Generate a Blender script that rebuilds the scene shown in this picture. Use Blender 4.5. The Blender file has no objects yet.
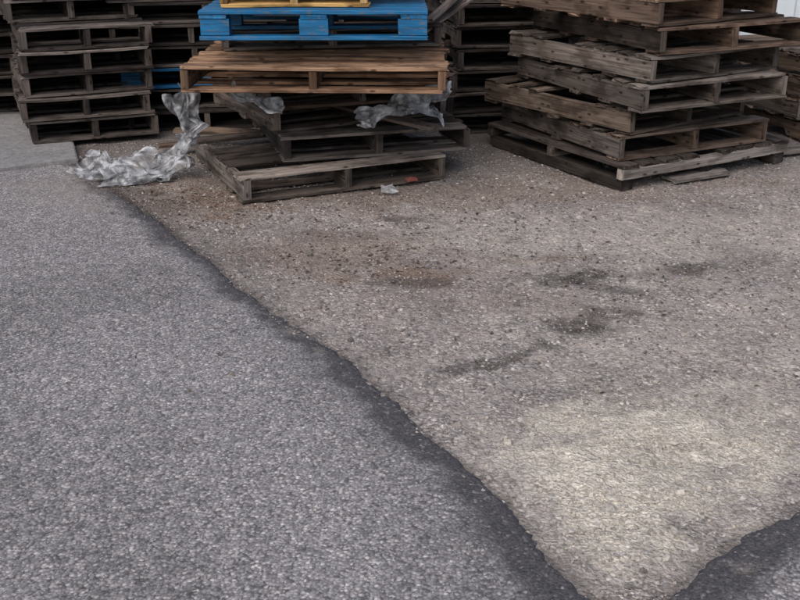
import bpy, bmesh, math, random
import numpy as np
from mathutils import Vector, Matrix, noise as mn
random.seed(11); rng=np.random.default_rng(5)
scene=bpy.context.scene
R=math.radians

# ------------------------------------------------------------------ helpers
def hash2(ix,iy,seed):
    n=(ix*374761393+iy*668265263+seed*974634777)&0xffffffff
    n=((n^(n>>13))*1274126177)&0xffffffff
    n=n^(n>>16)
    return (n&0xffff)/65535.0
def vnoise(x,y,sc,seed=0):
    x=x*sc; y=y*sc
    ix=np.floor(x).astype(np.int64); iy=np.floor(y).astype(np.int64)
    fx=x-ix; fy=y-iy
    fx=fx*fx*(3-2*fx); fy=fy*fy*(3-2*fy)
    a=hash2(ix,iy,seed);b=hash2(ix+1,iy,seed);c=hash2(ix,iy+1,seed);d=hash2(ix+1,iy+1,seed)
    return (a*(1-fx)+b*fx)*(1-fy)+(c*(1-fx)+d*fx)*fy
def fbm(x,y,sc,seed=0,o=4):
    s=0;a=1;t=0
    for i in range(o):
        c,s2=math.cos(.7*i+.4),math.sin(.7*i+.4)
        s=s+a*vnoise(x*c-y*s2,x*s2+y*c,sc*2**i,seed+i*17); t+=a; a*=.5
    return s/t
def sstep(a,b,x):
    t=np.clip((x-a)/(b-a),0,1); return t*t*(3-2*t)

def mesh_np(name,V,F,mat,smooth=True):
    me=bpy.data.meshes.new(name)
    V=np.asarray(V,dtype=np.float32);F=np.asarray(F,dtype=np.int32)
    k=F.shape[1]
    me.vertices.add(len(V)); me.vertices.foreach_set('co',V.ravel())
    me.loops.add(F.size); me.loops.foreach_set('vertex_index',F.ravel())
    me.polygons.add(len(F))
    me.polygons.foreach_set('loop_start',np.arange(0,F.size,k,dtype=np.int32))
    me.polygons.foreach_set('loop_total',np.full(len(F),k,dtype=np.int32))
    me.polygons.foreach_set('use_smooth',np.full(len(F),smooth))
    me.update(calc_edges=True); me.validate()
    me.materials.append(mat)
    ob=bpy.data.objects.new(name,me); scene.collection.objects.link(ob)
    return ob
def fattr(ob,name,arr):
    a=ob.data.attributes.new(name,'FLOAT','POINT'); a.data.foreach_set('value',np.asarray(arr,dtype=np.float32).ravel())
def cattr(ob,name,arr):
    a=ob.data.attributes.new(name,'FLOAT_COLOR','POINT')
    arr=np.asarray(arr,dtype=np.float32)
    if arr.shape[1]==3: arr=np.hstack([arr,np.ones((len(arr),1),dtype=np.float32)])
    a.data.foreach_set('color',arr.ravel())

class NT:
    def __init__(s,name,rough=.9,spec=.3):
        s.m=bpy.data.materials.new(name); s.m.use_nodes=True; s.t=s.m.node_tree
        s.b=s.t.nodes['Principled BSDF']; s.b.inputs['Roughness'].default_value=rough
        s.b.inputs['Specular IOR Level'].default_value=spec
        s.out=s.t.nodes['Material Output']
    def n(s,typ): return s.t.nodes.new(typ)
    def l(s,a,b): s.t.links.new(a,b)
    def coord(s,kind='Object'): return s.n('ShaderNodeTexCoord').outputs[kind]
    def mapping(s,src,scale):
        m=s.n('ShaderNodeMapping'); m.inputs['Scale'].default_value=scale; s.l(src,m.inputs['Vector']); return m.outputs[0]
    def noise(s,src,scale,detail=2,rough=.55,dims='3D'):
        n=s.n('ShaderNodeTexNoise'); n.noise_dimensions=dims; n.inputs['Scale'].default_value=scale;n.inputs['Detail'].default_value=detail;n.inputs['Roughness'].default_value=rough
        s.l(src,n.inputs['Vector']); return n.outputs['Fac']
    def vor(s,src,scale,dims='2D'):
        n=s.n('ShaderNodeTexVoronoi'); n.voronoi_dimensions=dims; n.inputs['Scale'].default_value=scale; s.l(src,n.inputs['Vector']); return n
    def ramp(s,src,pts,interp='LINEAR'):
        r=s.n('ShaderNodeValToRGB'); cr=r.color_ramp; cr.interpolation=interp
        while len(cr.elements)<len(pts): cr.elements.new(.5)
        for e,(p,c) in zip(cr.elements,pts):
            e.position=p; e.color=(c,c,c,1) if not isinstance(c,tuple) else (*c,1)
        s.l(src,r.inputs[0]); return r.outputs[0]
    def mix(s,fac,a,b,bt='MIX'):
        m=s.n('ShaderNodeMix'); m.data_type='RGBA'; m.blend_type=bt
        for v,i in ((fac,0),(a,6),(b,7)):
            if isinstance(v,(int,float)):
                if i==0: m.inputs[0].default_value=v
                else: m.inputs[i].default_value=(v,v,v,1)
            elif isinstance(v,tuple): m.inputs[i].default_value=(*v,1)
            else: s.l(v,m.inputs[i])
        return m.outputs[2]
    def math(s,op,a,b=0):
        m=s.n('ShaderNodeMath'); m.operation=op
        for v,i in ((a,0),(b,1)):
            if isinstance(v,(int,float)): m.inputs[i].default_value=v
            else: s.l(v,m.inputs[i])
        return m.outputs[0]
    def attr(s,name,col=False):
        a=s.n('ShaderNodeAttribute'); a.attribute_name=name; return a.outputs['Color' if col else 'Fac']
    def bump(s,h,strength,dist,prev=None):
        b=s.n('ShaderNodeBump'); b.inputs['Strength'].default_value=strength; b.inputs['Distance'].default_value=dist
        s.l(h,b.inputs['Height'])
        if prev is not None: s.l(prev,b.inputs['Normal'])
        return b.outputs[0]
    def sep(s,c):
        g=s.n('ShaderNodeSeparateColor'); s.l(c,g.inputs[0]); return g.outputs
    def fin(s,col,nrm=None):
        if isinstance(col,tuple): s.b.inputs['Base Color'].default_value=(*col,1)
        else: s.l(col,s.b.inputs['Base Color'])
        if nrm is not None: s.l(nrm,s.b.inputs['Normal'])
        return s.m

# ------------------------------------------------------------------ materials
def sc3(t,k): return tuple(a*k for a in t)
def mat_asphalt():
    s=NT('aged_asphalt',.9,.25); c=s.coord()
    v1=s.vor(c,108); v2=s.vor(c,210)
    g1=s.sep(v1.outputs['Color']); g2=s.sep(v2.outputs['Color'])
    K=1.80
    tone=s.ramp(g1[0],[(0,sc3((.066,.064,.068),K)),(.3,sc3((.110,.106,.110),K)),(.62,sc3((.152,.146,.149),K)),(.87,sc3((.21,.198,.197),K)),(1,sc3((.30,.281,.272),K))])
    tone2=s.ramp(g2[1],[(0,sc3((.07,.068,.072),K)),(.5,sc3((.13,.125,.129),K)),(.85,sc3((.185,.176,.176),K)),(1,sc3((.27,.253,.247),K))])
    col=s.mix(s.ramp(g1[2],[(.50,0),(.60,1)]),tone,tone2)
    col=s.mix(.75,col,s.ramp(v1.outputs['Distance'],[(.25,1),(.75,.45)]),'MULTIPLY')
    col=s.mix(1,col,s.ramp(s.noise(c,1.1,4,.6,'2D'),[(.3,.80),(.5,1.0),(.72,1.12)]),'MULTIPLY')
    md=s.noise(c,19,3,.65,'2D')
    col=s.mix(1,col,s.ramp(md,[(.3,.82),(.7,1.15)]),'MULTIPLY')
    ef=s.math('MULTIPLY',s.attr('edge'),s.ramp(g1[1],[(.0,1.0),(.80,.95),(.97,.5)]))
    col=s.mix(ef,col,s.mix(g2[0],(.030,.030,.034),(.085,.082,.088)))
    col=s.mix(s.attr('dust'),col,s.mix(g2[0],(.18,.155,.135),(.38,.335,.295)))
    h=s.math('ADD',s.math('MULTIPLY',v1.outputs['Distance'],-1),s.math('MULTIPLY',g1[1],.5))
    return s.fin(col,s.bump(h,.5,.004))
def mat_gravel():
    s=NT('gravel_dirt',.95,.2); c=s.coord()
    n0=s.n('ShaderNodeVectorMath'); n0.operation='ADD'
    nn=s.n('ShaderNodeTexNoise'); nn.noise_dimensions='2D'; nn.inputs['Scale'].default_value=40; nn.inputs['Detail'].default_value=1; s.l(c,nn.inputs['Vector'])
    sc=s.n('ShaderNodeVectorMath'); sc.operation='SCALE'; sc.inputs['Scale'].default_value=.02; s.l(nn.outputs['Color'],sc.inputs[0])
    s.l(c,n0.inputs[0]); s.l(sc.outputs[0],n0.inputs[1]); cw=n0.outputs[0]
    v1=s.vor(cw,74); v2=s.vor(cw,165)
    g1=s.sep(v1.outputs['Color']); g2=s.sep(v2.outputs['Color'])
    K=1.88
    st=s.ramp(g1[0],[(0,sc3((.09,.080,.076),K)),(.3,sc3((.148,.133,.125),K)),(.6,sc3((.192,.174,.164),K)),(.85,sc3((.25,.228,.215),K)),(1,sc3((.35,.322,.303),K))])
    sm=s.ramp(g2[0],[(0,sc3((.10,.088,.083),K)),(.5,sc3((.165,.147,.137),K)),(1,sc3((.25,.228,.213),K))])
    col=s.mix(s.ramp(g1[2],[(.40,0),(.50,1)]),sm,st)
    col=s.mix(.85,col,s.ramp(v1.outputs['Distance'],[(.3,1),(.8,.45)]),'MULTIPLY')
    fine=s.mix(s.noise(c,240,2,.7,'2D'),sc3((.12,.106,.098),K),sc3((.225,.204,.19),K))
    col=s.mix(s.ramp(s.noise(c,6,3,.65,'2D'),[(.42,0),(.6,.6)]),col,fine)
    md=s.noise(c,28,4,.68,'2D')
    col=s.mix(1,col,s.ramp(md,[(.3,.74),(.7,1.17)]),'MULTIPLY')
    col=s.mix(1,col,s.ramp(s.noise(c,2.2,4,.6,'2D'),[(.3,.80),(.7,1.14)]),'MULTIPLY')
    lt=s.mix(1,s.ramp(g2[1],[(0,(.40,.36,.295)),(.5,(.60,.55,.46)),(1,(.80,.75,.65))]),s.ramp(md,[(.3,.80),(.65,1.08)]),'MULTIPLY')
    col=s.mix(s.attr('light'),col,lt)
    col=s.mix(s.attr('rust'),col,s.mix(g2[0],(.11,.080,.063),(.28,.21,.168)))
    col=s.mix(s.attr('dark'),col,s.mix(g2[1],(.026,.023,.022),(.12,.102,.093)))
    h=s.math('ADD',s.math('MULTIPLY',v1.outputs['Distance'],-1),s.math('MULTIPLY',md,2.2))
    return s.fin(col,s.bump(h,.75,.008))
def mat_attrcol(name,rough=.85,var=.35):
    s=NT(name,rough,.3); c=s.coord()
    col=s.mix(1,s.attr('tone',True),s.ramp(s.noise(c,160,2,.6),[(.3,1-var),(.7,1+var*.4)]),'MULTIPLY')
    return s.fin(col)
def mat_wood():
    s=NT('weathered_wood',.88,.2); uv=s.coord('UV')
    g=s.noise(s.mapping(uv,(3,95,1)),1,4,.65,'2D')
    g2=s.noise(s.mapping(uv,(1.2,22,1)),1,3,.6,'2D')
    st=s.noise(s.mapping(uv,(4,9,1)),1,3,.6,'2D')
    col=s.mix(1,s.attr('tone',True),(1.06,.98,.92),'MULTIPLY')
    col=s.mix(1,col,s.ramp(g,[(.28,.32),(.45,.76),(.6,.96),(.75,1.3)]),'MULTIPLY')
    col=s.mix(1,col,s.ramp(g2,[(.3,.55),(.65,1.15)]),'MULTIPLY')
    col=s.mix(s.ramp(st,[(.48,0),(.64,.82)]),col,s.mix(1,col,(.37,.34,.32),'MULTIPLY'))
    kv=s.vor(s.mapping(uv,(5,12,1)),1)
    col=s.mix(1,col,s.ramp(kv.outputs['Distance'],[(.05,.25),(.11,1)]),'MULTIPLY')
    return s.fin(col,s.bump(g,.6,.004))
def mat_bluepaint():
    s=NT('worn_blue_paint',.6,.4); uv=s.coord('UV')
    g=s.noise(s.mapping(uv,(3,60,1)),1,4,.65,'2D')
    ch=s.noise(s.mapping(uv,(14,60,1)),1,4,.7,'2D')
    b=s.mix(s.noise(s.mapping(uv,(4,10,1)),1,3,.5,'2D'),(.002,.085,.22),(.004,.18,.40))
    b=s.mix(1,b,s.ramp(g,[(.3,.5),(.7,1.15)]),'MULTIPLY')
    w=s.mix(g,(.06,.055,.05),(.18,.165,.15))
    col=s.mix(s.ramp(ch,[(.58,0),(.65,.8)]),b,w)
    return s.fin(col,s.bump(g,.4,.003))
def mat_concrete():
    s=NT('concrete',.9,.25); c=s.coord()
    col=s.mix(s.noise(c,5,5,.65),(.19,.187,.19),(.35,.345,.345))
    n=s.noise(c,150,3,.7)
    col=s.mix(1,col,s.ramp(n,[(.3,.60),(.7,1.2)]),'MULTIPLY')
    col=s.mix(1,col,s.ramp(s.noise(c,22,4,.7),[(.35,.70),(.65,1.1)]),'MULTIPLY')
    return s.fin(col,s.bump(n,.5,.004))
def mat_metal():
    s=NT('painted_corrugated_metal',.5,.4); c=s.coord()
    col=s.mix(s.noise(s.mapping(c,(2,2,.6)),1.5,4),(.54,.62,.68),(.70,.76,.80))
    col=s.mix(s.ramp(s.noise(s.mapping(c,(9,9,.8)),1,4,.7),[(.58,0),(.72,.45)]),col,(.25,.23,.21))
    return s.fin(col)
def mat_plastic():
    s=NT('clear_stretch_film',.32,.5); c=s.coord()
    s.l(s.mix(s.ramp(s.noise(c,14,2,.6),[(.35,0),(.62,1)]),(.19,.195,.21),(.52,.54,.57)),s.b.inputs['Base Color'])
    tr=s.n('ShaderNodeBsdfTransparent'); mx=s.n('ShaderNodeMixShader')
    n=s.noise(c,20,2,.6)
    s.l(s.ramp(n,[(.38,.32),(.60,.90)]),mx.inputs[0]); s.l(tr.outputs[0],mx.inputs[1]); s.l(s.b.outputs[0],mx.inputs[2]); s.l(mx.outputs[0],s.out.inputs[0])
    return s.m
M_ASP=mat_asphalt();M_GRA=mat_gravel();M_STONE=mat_attrcol('stone');M_WOOD=mat_wood();M_BLUE=mat_bluepaint()
M_CON=mat_concrete();M_MET=mat_metal();M_PLA=mat_plastic();M_LEAF=mat_attrcol('dry_leaf',.8,.4)

# ------------------------------------------------------------------ ground
edgeL=[(-1.98,6.12),(-1.79,5.79),(-1.33,5.09),(-.947,4.46),(-.64,3.957),(-.393,3.59),(-.182,3.278),(0,2.972),(.154,2.68),(.283,2.407),(.39,2.154),(.46,2.00),(.53,1.945),(.62,1.965),(.74,2.08),(.86,2.19),(1.09,2.34),(3,3.5)]
poly=np.array(edgeL+[(250,150),(250,300),(-250,300),(-3.6,8.5)])
def sdf(x,y):   # >0 on the asphalt side, metres
    d=np.full(x.shape,1e9); ins=np.zeros(x.shape,bool)
    n=len(poly)
    for i in range(n):
        a=poly[i];b=poly[(i+1)%n]
        dx,dy=b-a; L=dx*dx+dy*dy
        t=np.clip(((x-a[0])*dx+(y-a[1])*dy)/L,0,1)
        d=np.minimum(d,np.hypot(x-a[0]-t*dx,y-a[1]-t*dy))
        c=((a[1]>y)!=(b[1]>y)); xi=(dx)*(y-a[1])/(dy if abs(dy)>1e-9 else 1e-9)+a[0]
        ins^=(c&(x<xi))
    s=np.where(ins,-d,d)
    w=(vnoise(x,y,4,3)-.5)*.030+(vnoise(x,y,13,4)-.5)*.026+(vnoise(x,y,45,5)-.5)*.020
    return s+w
def blob(x,y,cx,cy,rx,ry,ang=0,seed=0,rough=.5):
    c,s_=math.cos(ang),math.sin(ang)
    u=((x-cx)*c+(y-cy)*s_)/rx; v=(-(x-cx)*s_+(y-cy)*c)/ry
    r=np.sqrt(u*u+v*v)+(fbm(x,y,7,seed,4)-.5)*rough*2
    return 1-sstep(.35,1.15,r)
PITS=[(.71,3.70,.22,.13,.014),(.82,2.62,.13,.07,.010),(0.02,5.02,.14,.07,.008),(1.15,4.22,.28,.08,.012),(.36,3.33,.2,.06,.008),(.07,4.10,.1,.05,.008)]
def gz(x,y):
    z=(fbm(x,y,1.2,21,3)-.5)*.03+(fbm(x,y,9,22,4)-.5)*.022
    z=z-.001
    for (cx,cy,rx,ry,dp) in PITS:
        r=np.sqrt(((x-cx)/rx)**2+((y-cy)/ry)**2)+(fbm(x,y,10,9,3)-.5)*.7
        z=z-dp*(1-sstep(.2,1.1,r))
    return z
def axis(a,b,st,far):
    m=np.arange(a,b+st/2,st); g=[];d=st;p=b
    while p<far: d*=1.35;p+=d;g.append(p)
    h=[];d=st;p=a
    while p>-far: d*=1.35;p-=d;h.append(p)
    return np.array(h[::-1]+list(m)+g)
xs=axis(-3.2,3.6,.014,300); ys=axis(1.5,7.6,.014,300)
X,Y=np.meshgrid(xs,ys); nx,ny=len(xs),len(ys)
S=sdf(X,Y)
det=(np.hypot(X,Y-4)<30)
Z=np.where(det,gz(X,Y),0)
idx=np.arange(nx*ny).reshape(ny,nx)
F=np.stack([idx[:-1,:-1],idx[:-1,1:],idx[1:,1:],idx[1:,:-1]],-1).reshape(-1,4)
def gsurf(x,y,s,base):
    k=1-sstep(-.16,-.01,s)
    return base*(.35+.65*k)
Zg=gsurf(X,Y,S,Z)
Zg=np.where(S>.06,Z-.03,Zg)
V=np.stack([X,Y,Zg],-1).reshape(-1,3)
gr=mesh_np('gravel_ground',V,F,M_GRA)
light=np.clip(blob(X,Y,.74,2.66,.50,.44,.5,31,.6)*.95+blob(X,Y,.58,2.33,.24,.32,0,32,.6)*.8+blob(X,Y,1.15,2.9,.5,.25,.3,33,.9)*.4+blob(X,Y,1.2,4.75,1.5,.45,.1,38,.9)*.28+blob(X,Y,1.2,3.6,1.0,.6,.1,39,.9)*.18,0,1)*(.35+.75*fbm(X,Y,20,8,3))
light=np.clip(light,0,.92)
rust=np.clip(blob(X,Y,-.22,4.45,.62,.36,-.1,41,.8)*.6+blob(X,Y,.05,4.2,.25,.12,0,42,.8)*.45+blob(X,Y,-1.1,5.45,.4,.6,.5,43,.8)*.65+blob(X,Y,.7,4.42,.25,.06,.1,44,.9)*.6+blob(X,Y,.2,5.5,2.3,.35,.1,45,.9)*.5+blob(X,Y,.3,3.9,.8,.35,.1,46,1)*.2,0,1)
brk=.45+.75*fbm(X,Y,26,59,3)
dark=np.clip((blob(X,Y,.71,3.70,.23,.13,0,51,1.0)*1.0+blob(X,Y,.02,5.02,.18,.08,0,52,.9)*.85+blob(X,Y,1.15,4.25,.46,.10,.25,53,1.2)*.9+blob(X,Y,.92,4.05,.3,.06,-.3,63,1.2)*.65+blob(X,Y,.36,3.33,.27,.05,.6,54,1.4)*.8+blob(X,Y,.05,4.12,.18,.08,0,57,.9)*.8+blob(X,Y,.80,2.70,.18,.09,0,55,1)*.35+blob(X,Y,-.35,4.75,.3,.10,.1,65,1)*.35)*brk
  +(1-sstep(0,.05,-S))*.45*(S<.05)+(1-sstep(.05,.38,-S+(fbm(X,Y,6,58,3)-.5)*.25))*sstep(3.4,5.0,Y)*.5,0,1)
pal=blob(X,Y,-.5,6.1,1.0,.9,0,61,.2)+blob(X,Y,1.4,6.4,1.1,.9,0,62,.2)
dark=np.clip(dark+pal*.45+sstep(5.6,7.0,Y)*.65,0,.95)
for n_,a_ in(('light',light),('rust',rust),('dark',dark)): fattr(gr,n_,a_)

keep=(S>-.035)
fk=keep[:-1,:-1]|keep[:-1,1:]|keep[1:,1:]|keep[1:,:-1]
Za=np.where(det,(fbm(X,Y,.8,71,3)-.5)*.02+(vnoise(X,Y,5,73)-.5)*.004,0)
prof=sstep(-.03,.03,S)
Za2=-.03+(Za+.014+.03)*prof+.010*sstep(.03,.16,S)+np.where(S<.12,(fbm(X,Y,22,75,2)-.5)*.010,0)
Fa=F[fk.ravel()]
used=np.unique(Fa); remap=np.full(nx*ny,-1); remap[used]=np.arange(len(used))
V=np.stack([X,Y,Za2],-1).reshape(-1,3)[used]
asp=mesh_np('asphalt_pavement',V,remap[Fa],M_ASP)
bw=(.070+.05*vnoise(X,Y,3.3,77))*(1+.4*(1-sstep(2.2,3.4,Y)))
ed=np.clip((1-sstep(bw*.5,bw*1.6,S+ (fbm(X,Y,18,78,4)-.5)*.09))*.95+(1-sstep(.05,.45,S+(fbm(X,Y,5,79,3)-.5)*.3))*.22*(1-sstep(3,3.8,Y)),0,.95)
dust=np.clip(sstep(.64,.8,fbm(X,Y,10,81,4))*np.exp(-np.abs(S-.05)/.15)*.4+blob(X,Y,-1.9,5.5,.35,.5,.4,82,.8)*.3,0,1)
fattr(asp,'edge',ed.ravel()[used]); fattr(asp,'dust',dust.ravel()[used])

# loose stones
phi=(1+5**.5)/2
icoV=np.array([(-1,phi,0),(1,phi,0),(-1,-phi,0),(1,-phi,0),(0,-1,phi),(0,1,phi),(0,-1,-phi),(0,1,-phi),(phi,0,-1),(phi,0,1),(-phi,0,-1),(-phi,0,1)])/1.9
icoF=np.array([(0,11,5),(0,5,1),(0,1,7),(0,7,10),(0,10,11),(1,5,9),(5,11,4),(11,10,2),(10,7,6),(7,1,8),(3,9,4),(3,4,2),(3,2,6),(3,6,8),(3,8,9),(4,9,5),(2,4,11),(6,2,10),(8,6,7),(9,8,1)])
def stones(name,px,py,pz,r,cols,flat=.7):
    n=len(px)
    v=icoV[None]*(1+.36*(rng.random((n,12,1))-.5)*2)+.22*(rng.random((n,12,3))-.5)
    v=v*np.stack([.8+.6*rng.random(n),.65+.35*rng.random(n),flat*(.7+.5*rng.random(n))],-1)[:,None,:]
    a=rng.random(n)*6.283; ca,sa=np.cos(a)[:,None],np.sin(a)[:,None]
    x=v[...,0]*ca-v[...,1]*sa; y=v[...,0]*sa+v[...,1]*ca
    P=np.stack([x,y,v[...,2]],-1)*r[:,None,None]+np.stack([px,py,pz+r*.28],-1)[:,None,:]
    Ff=(icoF[None]+np.arange(n)[:,None,None]*12).reshape(-1,3)
    ob=mesh_np(name,P.reshape(-1,3),Ff,M_STONE,False)
    cattr(ob,'tone',np.repeat(cols,12,axis=0)); return ob
N=85000
px=rng.uniform(-2.2,3.4,N);py=1.8+ (rng.random(N)**1.35)*4.9
s_=sdf(px,py)
lp=blob(px,py,.72,2.6,.62,.58,.5,91,.6)
dens=.50+.15*lp; dens*=.30+1.3*fbm(px,py,5,92,3)
ok=((s_<-.01)&(rng.random(N)<dens))|((s_>=-.01)&(rng.random(N)<.18*np.exp(-np.abs(s_)/.05)))
px,py,s_,lp=px[ok],py[ok],s_[ok],lp[ok]
r=.0025+.0048*rng.random(len(px))**2+ (rng.random(len(px))<.035)*rng.random(len(px))*.009
r*=1+.15*lp
pal_=np.array([(.38,.352,.332),(.30,.275,.258),(.20,.18,.168),(.46,.43,.40),(.33,.285,.25),(.33,.32,.325),(.15,.137,.13)])
cols=pal_[rng.integers(0,7,len(px))]*(.65+.55*rng.random((len(px),1)))
cols=cols*(1-.5*lp[:,None])+.5*lp[:,None]*np.array([.66,.61,.52])*(.7+.5*rng.random((len(px),1)))
pz=np.where(s_<-.01,gsurf(px,py,s_,gz(px,py)),-.006+.020*sstep(-.02,.04,s_))
stones('loose_gravel',px,py,pz,r,cols)

# ------------------------------------------------------------------ concrete slab under the left stacks
bm=bmesh.new()
pts=[(-7,5.05),(-2.6,5.80),(-2.02,6.14),(-2.55,7.6),(-7,7.6)]
vs=[bm.verts.new((x,y,-.05)) for x,y in pts]; f=bm.faces.new(vs)
e=bmesh.ops.extrude_face_region(bm,geom=[f]); bmesh.ops.translate(bm,verts=[v for v in e['geom'] if isinstance(v,bmesh.types.BMVert)],vec=(0,0,.088))
bmesh.ops.recalc_face_normals(bm,faces=bm.faces)
bmesh.ops.bevel(bm,geom=[ed_ for ed_ in bm.edges],offset=.008,segments=2,affect='EDGES')
me=bpy.data.meshes.new('concrete_slab'); bm.to_mesh(me); bm.free(); me.materials.append(M_CON)
scene.collection.objects.link(bpy.data.objects.new('concrete_slab',me))

# ------------------------------------------------------------------ pallets
GREY=[(.13,.121,.117),(.17,.160,.155),(.08,.074,.071),(.22,.208,.20)]
DARK=[(.06,.054,.053),(.085,.078,.075),(.045,.040,.040),(.12,.111,.107)]
BROWN=[(.13,.102,.086),(.165,.13,.108),(.09,.070,.060),(.15,.134,.125)]
TAN=[(.32,.21,.14),(.28,.185,.125),(.36,.245,.165),(.24,.165,.115)]
YEL=[(.60,.40,.16),(.54,.35,.14),(.64,.46,.21)]
BLUE=[(.01,.1,.3)]
class PB:
    def __init__(s): s.v=[];s.f=[];s.uv=[];s.c=[];s.rnd=random.Random(random.random())
    def beam(s,p0,axis,L,W,T,col,warp=.004,rag=.006,edge=.0025):
        q=s.rnd; nl=max(2,int(L/.10)); b=min(edge,T*.2)
        loop=[(b,0),(W*.5,0),(W-b,0),(W,b),(W,T-b),(W-b,T),(W*.5,T),(b,T),(0,T-b),(0,b)]
        per=[0];
        for i in range(1,len(loop)): per.append(per[-1]+math.hypot(loop[i][0]-loop[i-1][0],loop[i][1]-loop[i-1][1]))
        b0=len(s.v); u0=q.random()*50; v0=q.random()*50
        wa=q.uniform(-1,1)*warp; tw=q.uniform(-1,1)*warp*.7; ln=q.uniform(-1,1)*warp
        for i in range(nl+1):
            t=i/nl; a=t*L
            for j,(w,z) in enumerate(loop):
                aa=a; 
                if i in(0,nl): aa+=q.uniform(-1,1)*rag
                dz=wa*(4*t*(1-t)-.6)+tw*(w/W-.5)*(t-.5)*2; dw=ln*4*t*(1-t)+q.uniform(-.0012,.0012)
                zz=z+dz+q.uniform(-.0012,.0012)
                if axis==0: P=(p0[0]+aa,p0[1]+w+dw,p0[2]+zz)
                else: P=(p0[0]+w+dw,p0[1]+aa,p0[2]+zz)
                s.v.append(P); s.c.append(col)
        k=len(loop)
        for i in range(nl):
            for j in range(k):
                j2=(j+1)%k
                q4=[b0+i*k+j,b0+i*k+j2,b0+(i+1)*k+j2,b0+(i+1)*k+j]
                pj=per[j]; pj2=per[j2] if j2 else per[-1]+b
                uv=[(u0+i*L/nl,v0+pj),(u0+i*L/nl,v0+pj2),(u0+(i+1)*L/nl,v0+pj2),(u0+(i+1)*L/nl,v0+pj)]
                s.f.append(q4); s.uv+=uv
        for i in(0,nl):
            ids=list(range(k))
            s.f.append([b0+i*k+j for j in ids]); s.uv+=[(u0+loop[j][1]*3,v0+loop[j][0]*.6) for j in ids]
    def stringer(s,x,W,z,D,T,col,notch=True):
        q=s.rnd
        if notch:
            d=T*.42; c=.03
            prof=[(0,0),(D*.14,0),(D*.14+c,d),(D*.38-c,d),(D*.38,0),(D*.62,0),(D*.62+c,d),(D*.86-c,d),(D*.86,0),(D,0),(D,T),(D*.75,T),(D*.5,T),(D*.25,T),(0,T)]
        else: prof=[(0,0),(D*.5,0),(D,0),(D,T),(D*.5,T),(0,T)]
        prof=[(a+(q.uniform(-.004,.004)),b_) for a,b_ in prof]
        b0=len(s.v); k=len(prof); u0=q.random()*50;v0=q.random()*50
        for xx in(x,x+W):
            for a,b_ in prof: s.v.append((xx,a,z+b_)); s.c.append(col)
        s.f.append([b0+j for j in range(k)]); s.uv+=[(u0+prof[j][0],v0+prof[j][1]) for j in range(k)]
        s.f.append([b0+k+j for j in range(k)]); s.uv+=[(u0+prof[j][0],v0+.3+prof[j][1]) for j in range(k)]
        for j in range(k):
            j2=(j+1)%k
            s.f.append([b0+j,b0+j2,b0+k+j2,b0+k+j])
            a,b_=prof[j],prof[j2]
            s.uv+=[(u0+a[0]+a[1],v0+.6),(u0+b_[0]+b_[1],v0+.6),(u0+b_[0]+b_[1],v0+.6+W),(u0+a[0]+a[1],v0+.6+W)]
    def build(s,name,mat,M):
        me=bpy.data.meshes.new(name); me.from_pydata(s.v,[],s.f)
        uvl=me.uv_layers.new(name='UVMap'); uvl.data.foreach_set('uv',np.array(s.uv,dtype=np.float32).ravel())
        me.materials.append(mat); ob=bpy.data.objects.new(name,me); scene.collection.objects.link(ob)
        cattr(ob,'tone',np.array(s.c)); 
        bm=bmesh.new(); bm.from_mesh(me); bmesh.ops.recalc_face_normals(bm,faces=bm.faces); bm.to_mesh(me); bm.free()
        ob.matrix_world=M; return ob
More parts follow.
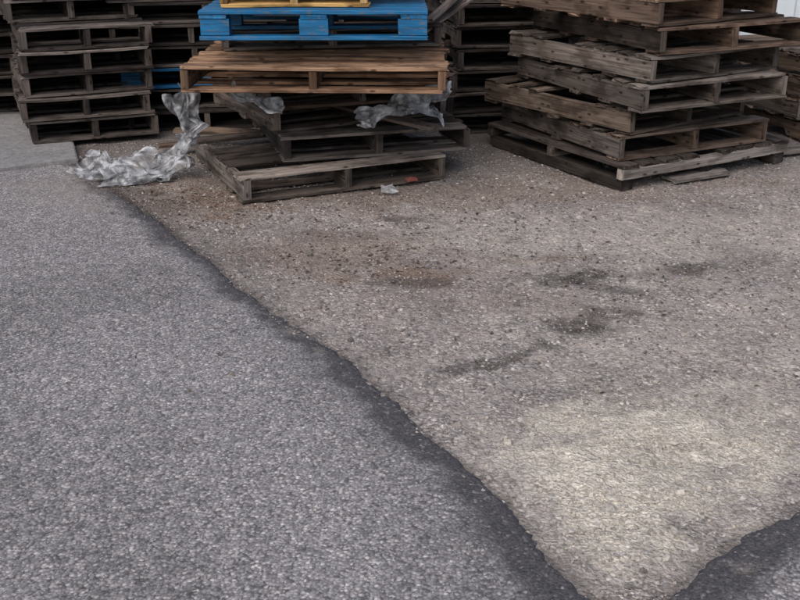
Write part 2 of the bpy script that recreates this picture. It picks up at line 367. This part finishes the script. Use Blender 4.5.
def pallet(x,y,z,rot,L=1.22,D=1.02,H=.15,pal=GREY,kind='stringer',miss=.07,tilt=(0,0),name='wooden_pallet',mat=None,nb=7,warp=.007,notch=None,front=None):
    s=PB(); q=s.rnd
    if notch is None: notch=q.random()<.35
    def col():
        c=q.choice(pal); k=q.uniform(.65,1.3); return tuple(min(.9,a*k) for a in c)
    t=.018
    if kind=='stringer':
        hs=H-2*t-.001; W=.040
        for i,xx in enumerate((.0,L/2-W/2,L-W)): s.stringer(xx,W,t,D,hs,col(),notch)
        wd=.095; 
        for i in range(nb):
            if i not in(0,nb-1) and q.random()<miss: continue
            w=wd*(1.4 if i in(0,nb-1) else q.uniform(.85,1.1)); yy=i*(D-wd*1.4)/(nb-1) if i<nb-1 else D-wd*1.4
            x0=q.uniform(-.012,.012); l=L+q.uniform(-.02,.015)
            if i not in(0,) and q.random()<.1: l*=q.uniform(.45,.75)
            s.beam((x0,yy,t+hs+.0005),0,l,w,t,front if (front and i==0) else col(),warp,.014)
        for i in range(5):
            if i not in(0,4) and q.random()<miss: continue
            w=wd*(1.25 if i in(0,4) else 1); yy=i*(D-wd*1.25)/4
            s.beam((q.uniform(-.01,.01),yy,-.0005),0,L+q.uniform(-.015,.015),w,t,col(),warp*.5,.010)
    elif kind=='skid':
        hr=.068; hb=H-hr-.022
        for xx in(.01,L/2-.045,L-.10): s.beam((xx,.02,0),1,D-.04,.09,hr-.001,sc3(col(),.5),.003,.006)
        for i in range(3): s.beam((0,i*(D-.05)/2,hr),0,L,.05,hb,front if i==0 else col(),.003,.006)
        for i in range(9):
            if i in(4,): continue
            s.beam((i*(L-.12)/8,.001,hr+hb+.001),1,D+q.uniform(-.02,.02),.12,.02,col(),.006,.01)
    else:
        t=.02; hb=H-4*t
        for i in range(nb):
            w=.135 if i in(0,nb-1) else .1; yy=i*(D-.135)/(nb-1) if i<nb-1 else D-.135
            s.beam((0,yy,H-t),0,L,w,t,col(),.002,.003)
        for xx in(0.002,L/2-.07,L-.142): s.beam((xx,.004,H-2*t-.001),1,D-.008,.14,t,col(),.001,.003)
        for xx in(.004,L/2-.075,L-.154):
            for yy in(.006,D/2-.05,D-.106): s.beam((xx,yy,t+.001),0,.15,.1,hb+t-.003,col(),0.0,.002,.004)
        for yy in(0,D/2-.05,D-.1): s.beam((0,yy,0),0,L,.1,t,col(),.001,.003)
    M=Matrix.Translation((x,y,z))@Matrix.Rotation(R(rot),4,'Z')@Matrix.Rotation(R(tilt[0]),4,'X')@Matrix.Rotation(R(tilt[1]),4,'Y')
    return s.build(name,mat or M_WOOD,M)

# centre stack
pallet(-.85,5.27,.008,24.7,1.23,1.08,.145,[(.19,.178,.17),(.15,.135,.125),(.10,.088,.08)],miss=.2,notch=False,front=(.30,.28,.262))
pallet(-.66,5.60,.155,17,1.13,1.05,.145,GREY+DARK,miss=.3,tilt=(0,.4))
pallet(-.72,5.68,.303,29,1.15,1.05,.142,[(.12,.105,.095),(.08,.07,.064),(.17,.152,.14)],miss=.2,notch=False)
pallet(-.76,5.60,.450,20,1.16,1.05,.142,BROWN+DARK,miss=.3)
pallet(-1.16,5.33,.605,-1.5,1.40,1.08,.134,TAN,miss=0,front=(.37,.255,.175),notch=False)
pallet(-1.02,5.85,.745,9,1.28,1.0,.125,GREY,miss=.3)
pallet(-1.045,5.35,.872,0.4,1.19,1.0,.15,BLUE,'block',name='blue_pallet',mat=M_BLUE)
pallet(-.95,5.47,1.026,2,.78,1.0,.14,YEL,miss=0,name='wooden_pallet')
pallet(-1.0,5.5,1.17,6,1.2,1.0,.14,TAN)
# right stack
pallet(1.262,5.50,.006,30,1.36,1.34,.15,[(.13,.12,.113),(.10,.09,.084),(.07,.062,.058)],'skid',front=(.30,.288,.28))
pallet(1.25,5.60,.160,26,1.12,1.28,.145,BROWN+DARK,miss=.25,notch=False,front=(.20,.165,.14))
pallet(1.30,5.60,.310,36,1.04,1.26,.145,[(.12,.100,.085),(.155,.13,.11),(.07,.060,.054)],miss=.25)
pallet(1.33,5.48,.460,26,1.06,1.28,.145,[(.12,.108,.10),(.155,.143,.134),(.075,.067,.062)],miss=.2,warp=.015,notch=False,tilt=(.5,0),front=(.24,.225,.215))
pallet(1.37,5.52,.612,31,1.02,1.28,.145,[(.17,.155,.145),(.12,.108,.10)],miss=.15,warp=.015,front=(.24,.225,.215))
pallet(1.41,5.54,.765,24,1.04,1.32,.145,[(.16,.120,.096),(.115,.09,.075),(.08,.068,.060)],miss=.2,notch=False)
pallet(1.38,5.52,.915,34,1.0,1.32,.145,[(.22,.158,.12),(.155,.118,.095)],miss=.1,notch=False,front=(.27,.20,.15))
pallet(1.44,5.56,1.065,28,1.0,1.25,.145,TAN+BROWN)
pallet(1.40,5.56,1.215,26,1.0,1.25,.145,GREY)
# left stack
z=.042
for i in range(9):
    pallet(-2.44+random.uniform(-.03,.03)-(.12 if i>4 else 0),6.50+random.uniform(-.03,.04)+(.25 if i>4 else 0),z,24+random.uniform(-3,3),.83,1.2,.143,DARK+[(.15,.138,.133),(.13,.118,.113)],nb=9,miss=.1,front=sc3((.21,.195,.188),random.uniform(.7,1.15)),notch=False); z+=.149
def stack(x,y,rot,n,pal,L=1.22,D=1.02,z0=.0,blue=()):
    z=z0
    for i in range(n):
        if i in blue: pallet(x,y,z,rot,L,D,.14,BLUE,'block',name='blue_pallet',mat=M_BLUE)
        else: pallet(x+random.uniform(-.06,.06),y+random.uniform(-.05,.05),z,rot+random.uniform(-5,5),L,D,.142,pal,miss=.15)
        z+=.148
stack(-1.95,7.05,14,9,DARK,1.1,1.0,.0,(2,))
stack(.35,6.95,12,9,DARK,1.15,1.0)
stack(-3.9,7.2,20,9,DARK,1.15,1.0,.04)
stack(2.72,6.75,18,4,BROWN,1.2,1.0)
for i in range(7):
    stack(-6.2+i*1.27,8.35,random.uniform(-3,3),random.choice((9,10,11)),DARK)
def board(x,y,z,rot,L,W,T,col,tilt=(0,0)):
    s=PB(); s.beam((0,0,0),0,L,W,T,col,.01,.02)
    s.build('broken_board',M_WOOD,Matrix.Translation((x,y,z))@Matrix.Rotation(R(rot),4,'Z')@Matrix.Rotation(R(tilt[1]),4,'Y')@Matrix.Rotation(R(tilt[0]),4,'X'))
board(.12,6.0,.80,50,.62,.09,.018,(.24,.22,.21),(10,-18))
board(.20,5.95,.90,65,.55,.09,.018,(.22,.20,.19),(-20,-14))
board(-1.55,6.35,.05,14,.7,.09,.018,(.16,.12,.10),(0,-4))
board(-1.50,6.55,.10,8,.6,.09,.018,(.18,.14,.11),(10,3))
board(2.35,6.25,.02,24,.7,.1,.02,(.22,.21,.20),(4,0))
board(1.62,5.66,.012,28,.42,.13,.02,(.20,.195,.19),(3,0))
board(-.42,5.98,.40,-32,.7,.09,.018,(.15,.13,.12),(8,6))
board(.95,6.4,.30,-58,.6,.09,.018,(.19,.16,.14),(10,4))

# ------------------------------------------------------------------ building wall
pr=[];x=-9.0
while x<12: 
    pr+=[(x,0),(x+.10,0),(x+.13,.03),(x+.20,.03),(x+.23,0)]; x+=.25
V=[];F=[]
for zc in(0,4.2):
    for a,b_ in pr: V.append((a,9.75-b_,zc))
k=len(pr)
for i in range(k-1): F.append((i,i+1,k+i+1,k+i))
mesh_np('corrugated_metal_wall',V,F,M_MET,False)

# ------------------------------------------------------------------ plastic film
def film(name,path,width,seed,amp=.045,n=110,m=46):
    P=[Vector(p) for p in path]; V=[];F=[]
    seg=[0]
    for i in range(1,len(P)): seg.append(seg[-1]+(P[i]-P[i-1]).length)
    for i in range(n):
        d=seg[-1]*i/(n-1); j=max(k_ for k_ in range(len(seg)) if seg[k_]<=d+1e-9); j=min(j,len(P)-2)
        t=(d-seg[j])/(seg[j+1]-seg[j]); c=P[j].lerp(P[j+1],t); dr=(P[j+1]-P[j]).normalized()
        sd=dr.cross(Vector((0,-.6,.8))).normalized(); up=sd.cross(dr).normalized()
        wd=width*(.55+.9*mn.noise(Vector((d*5,seed,0)))+.25) 
        for k_ in range(m):
            w=(k_/(m-1)-.5)
            q=Vector((d*6.5,w*width*15,seed)); 
            a=(1-abs(mn.noise(q)*2.2))*amp + (1-abs(mn.noise(q*2.2+Vector((5,0,0)))*2.2))*amp*.42+(1-abs(mn.noise(q*4.5+Vector((5,3,0)))*2.2))*amp*.1
            lat=mn.noise(q*1.3+Vector((9,3,1)))*amp*1.5; lo=mn.noise(q*1.3+Vector((2,8,1)))*amp*1.5
            p=c+sd*(w*wd+lat)+up*(a-amp*.6)+dr*lo
            p.z=max(p.z,.016+.01*abs(mn.noise(q*3)))
            V.append(p)
    for i in range(n-1):
        for k_ in range(m-1):
            a=i*m+k_; F.append((a,a+1,a+m+1,a+m))
    return mesh_np(name,[tuple(v) for v in V],F,M_PLA,True)
film('plastic_wrap',[(-1.92,5.92,.05),(-1.66,5.74,.07),(-1.42,5.80,.06),(-1.30,5.85,.13),(-1.20,5.75,.32),(-1.24,5.70,.54)],.21,1.0,.06,150,56)
film('plastic_wrap',[(-1.74,5.66,.03),(-1.50,5.70,.05),(-1.36,5.78,.05)],.18,4.0,.045,80,44)
film('plastic_wrap',[(-.24,5.58,.40),(-.04,5.60,.46),(.14,5.68,.49),(.28,5.74,.57)],.16,7.0,.04,90,36)
film('plastic_wrap',[(.10,5.70,.52),(.16,5.70,.44),(.24,5.74,.38)],.11,17.0,.03,60,28)
film('plastic_wrap',[(-.92,5.46,.60),(-.80,5.44,.54),(-.66,5.5,.50)],.13,9.0,.03,60,28)

# ------------------------------------------------------------------ litter & leaves
def leaves(name,n,gen,cols,size):
    V=[];F=[];C=[]
    for i in range(n):
        x,y=gen(); sx=sdf(np.array([x]),np.array([y])); zz=float(gsurf(np.array([x]),np.array([y]),sx,gz(np.array([x]),np.array([y])))[0])
        if float(sx[0])>0: zz=.022
        l=size*random.uniform(.4,1.4); w=l*random.uniform(.2,.55); a=random.random()*6.28
        b=len(V); c=random.choice(cols); k=random.uniform(.6,1.3); c=tuple(v*k for v in c)
        ca,sa=math.cos(a),math.sin(a); cu=random.uniform(.05,.35)*l
        for (u,v,h) in((-l/2,0,cu*.3),(-l*.15,w/2,cu*.7),(l*.3,w/2.4,cu*.5),(l/2,0,cu),(l*.3,-w/2.2,cu*.4),(-l*.15,-w/2,cu*.8),(0,0,0.001)):
            V.append((x+u*ca-v*sa,y+u*sa+v*ca,zz+.003+h)); C.append(c)
        for j in range(6): F.append((b+6,b+j,b+(j+1)%6))
    ob=mesh_np(name,V,F,M_LEAF,True); cattr(ob,'tone',np.array(C))
def g1():
    k=random.random()
    if k<.38: t=random.random(); return (-1.75+t*.95+random.gauss(0,.12), 5.75-t*.72+random.gauss(0,.16))
    if k<.6: return (random.gauss(-.2,.38),random.gauss(4.42,.2))
    if k<.8: return (random.uniform(-.8,1.3),random.gauss(5.25,.25))
    if k<.92: return (random.gauss(.9,.35),random.gauss(4.15,.25))
    return (random.uniform(-1.2,2.4),random.uniform(3,6))
leaves('leaf_litter',1600,g1,[(.13,.085,.06),(.20,.14,.10),(.09,.07,.06),(.28,.22,.16),(.06,.05,.045)],.020)
film('paper_litter',[(-.10,5.50,.02),(-.06,5.49,.03),(-.03,5.51,.02)],.08,21.,.035,24,16)
s=PB(); s.beam((0,0,0),0,.06,.04,.012,(.22,.07,.06),.004,.006); s.build('red_wrapper',M_LEAF,Matrix.Translation((.05,5.66,.02))@Matrix.Rotation(R(25),4,'Z')@Matrix.Rotation(R(12),4,'X'))

# ------------------------------------------------------------------ light
w=bpy.data.worlds.new('World'); scene.world=w; w.use_nodes=True
nt=w.node_tree; sky=nt.nodes.new('ShaderNodeTexSky'); sky.sky_type='NISHITA'; sky.sun_disc=False
EL,AZ=50,205
sky.sun_elevation=R(EL); sky.sun_rotation=R(AZ); sky.air_density=1.0; sky.dust_density=4.0
bg=nt.nodes['Background']; bg.inputs['Strength'].default_value=.15; nt.links.new(sky.outputs[0],bg.inputs[0])
sd=bpy.data.lights.new('sun','SUN'); sd.energy=1.5; sd.angle=R(60); sd.color=(1,.95,.90)
so=bpy.data.objects.new('sun',sd); scene.collection.objects.link(so)
dv=Vector((math.sin(R(AZ))*math.cos(R(EL)),math.cos(R(AZ))*math.cos(R(EL)),math.sin(R(EL))))
so.rotation_euler=dv.to_track_quat('Z','Y').to_euler()

cd=bpy.data.cameras.new('camera'); co=bpy.data.objects.new('camera',cd); scene.collection.objects.link(co)
cd.sensor_width=36; cd.lens=45; cd.clip_end=2000; cd.clip_start=.05
co.location=(0,0,1.6); co.rotation_euler=(R(90-22.3),0,0)
scene.camera=co
scene.view_settings.view_transform='Standard'; scene.view_settings.look='None'; scene.view_settings.exposure=0
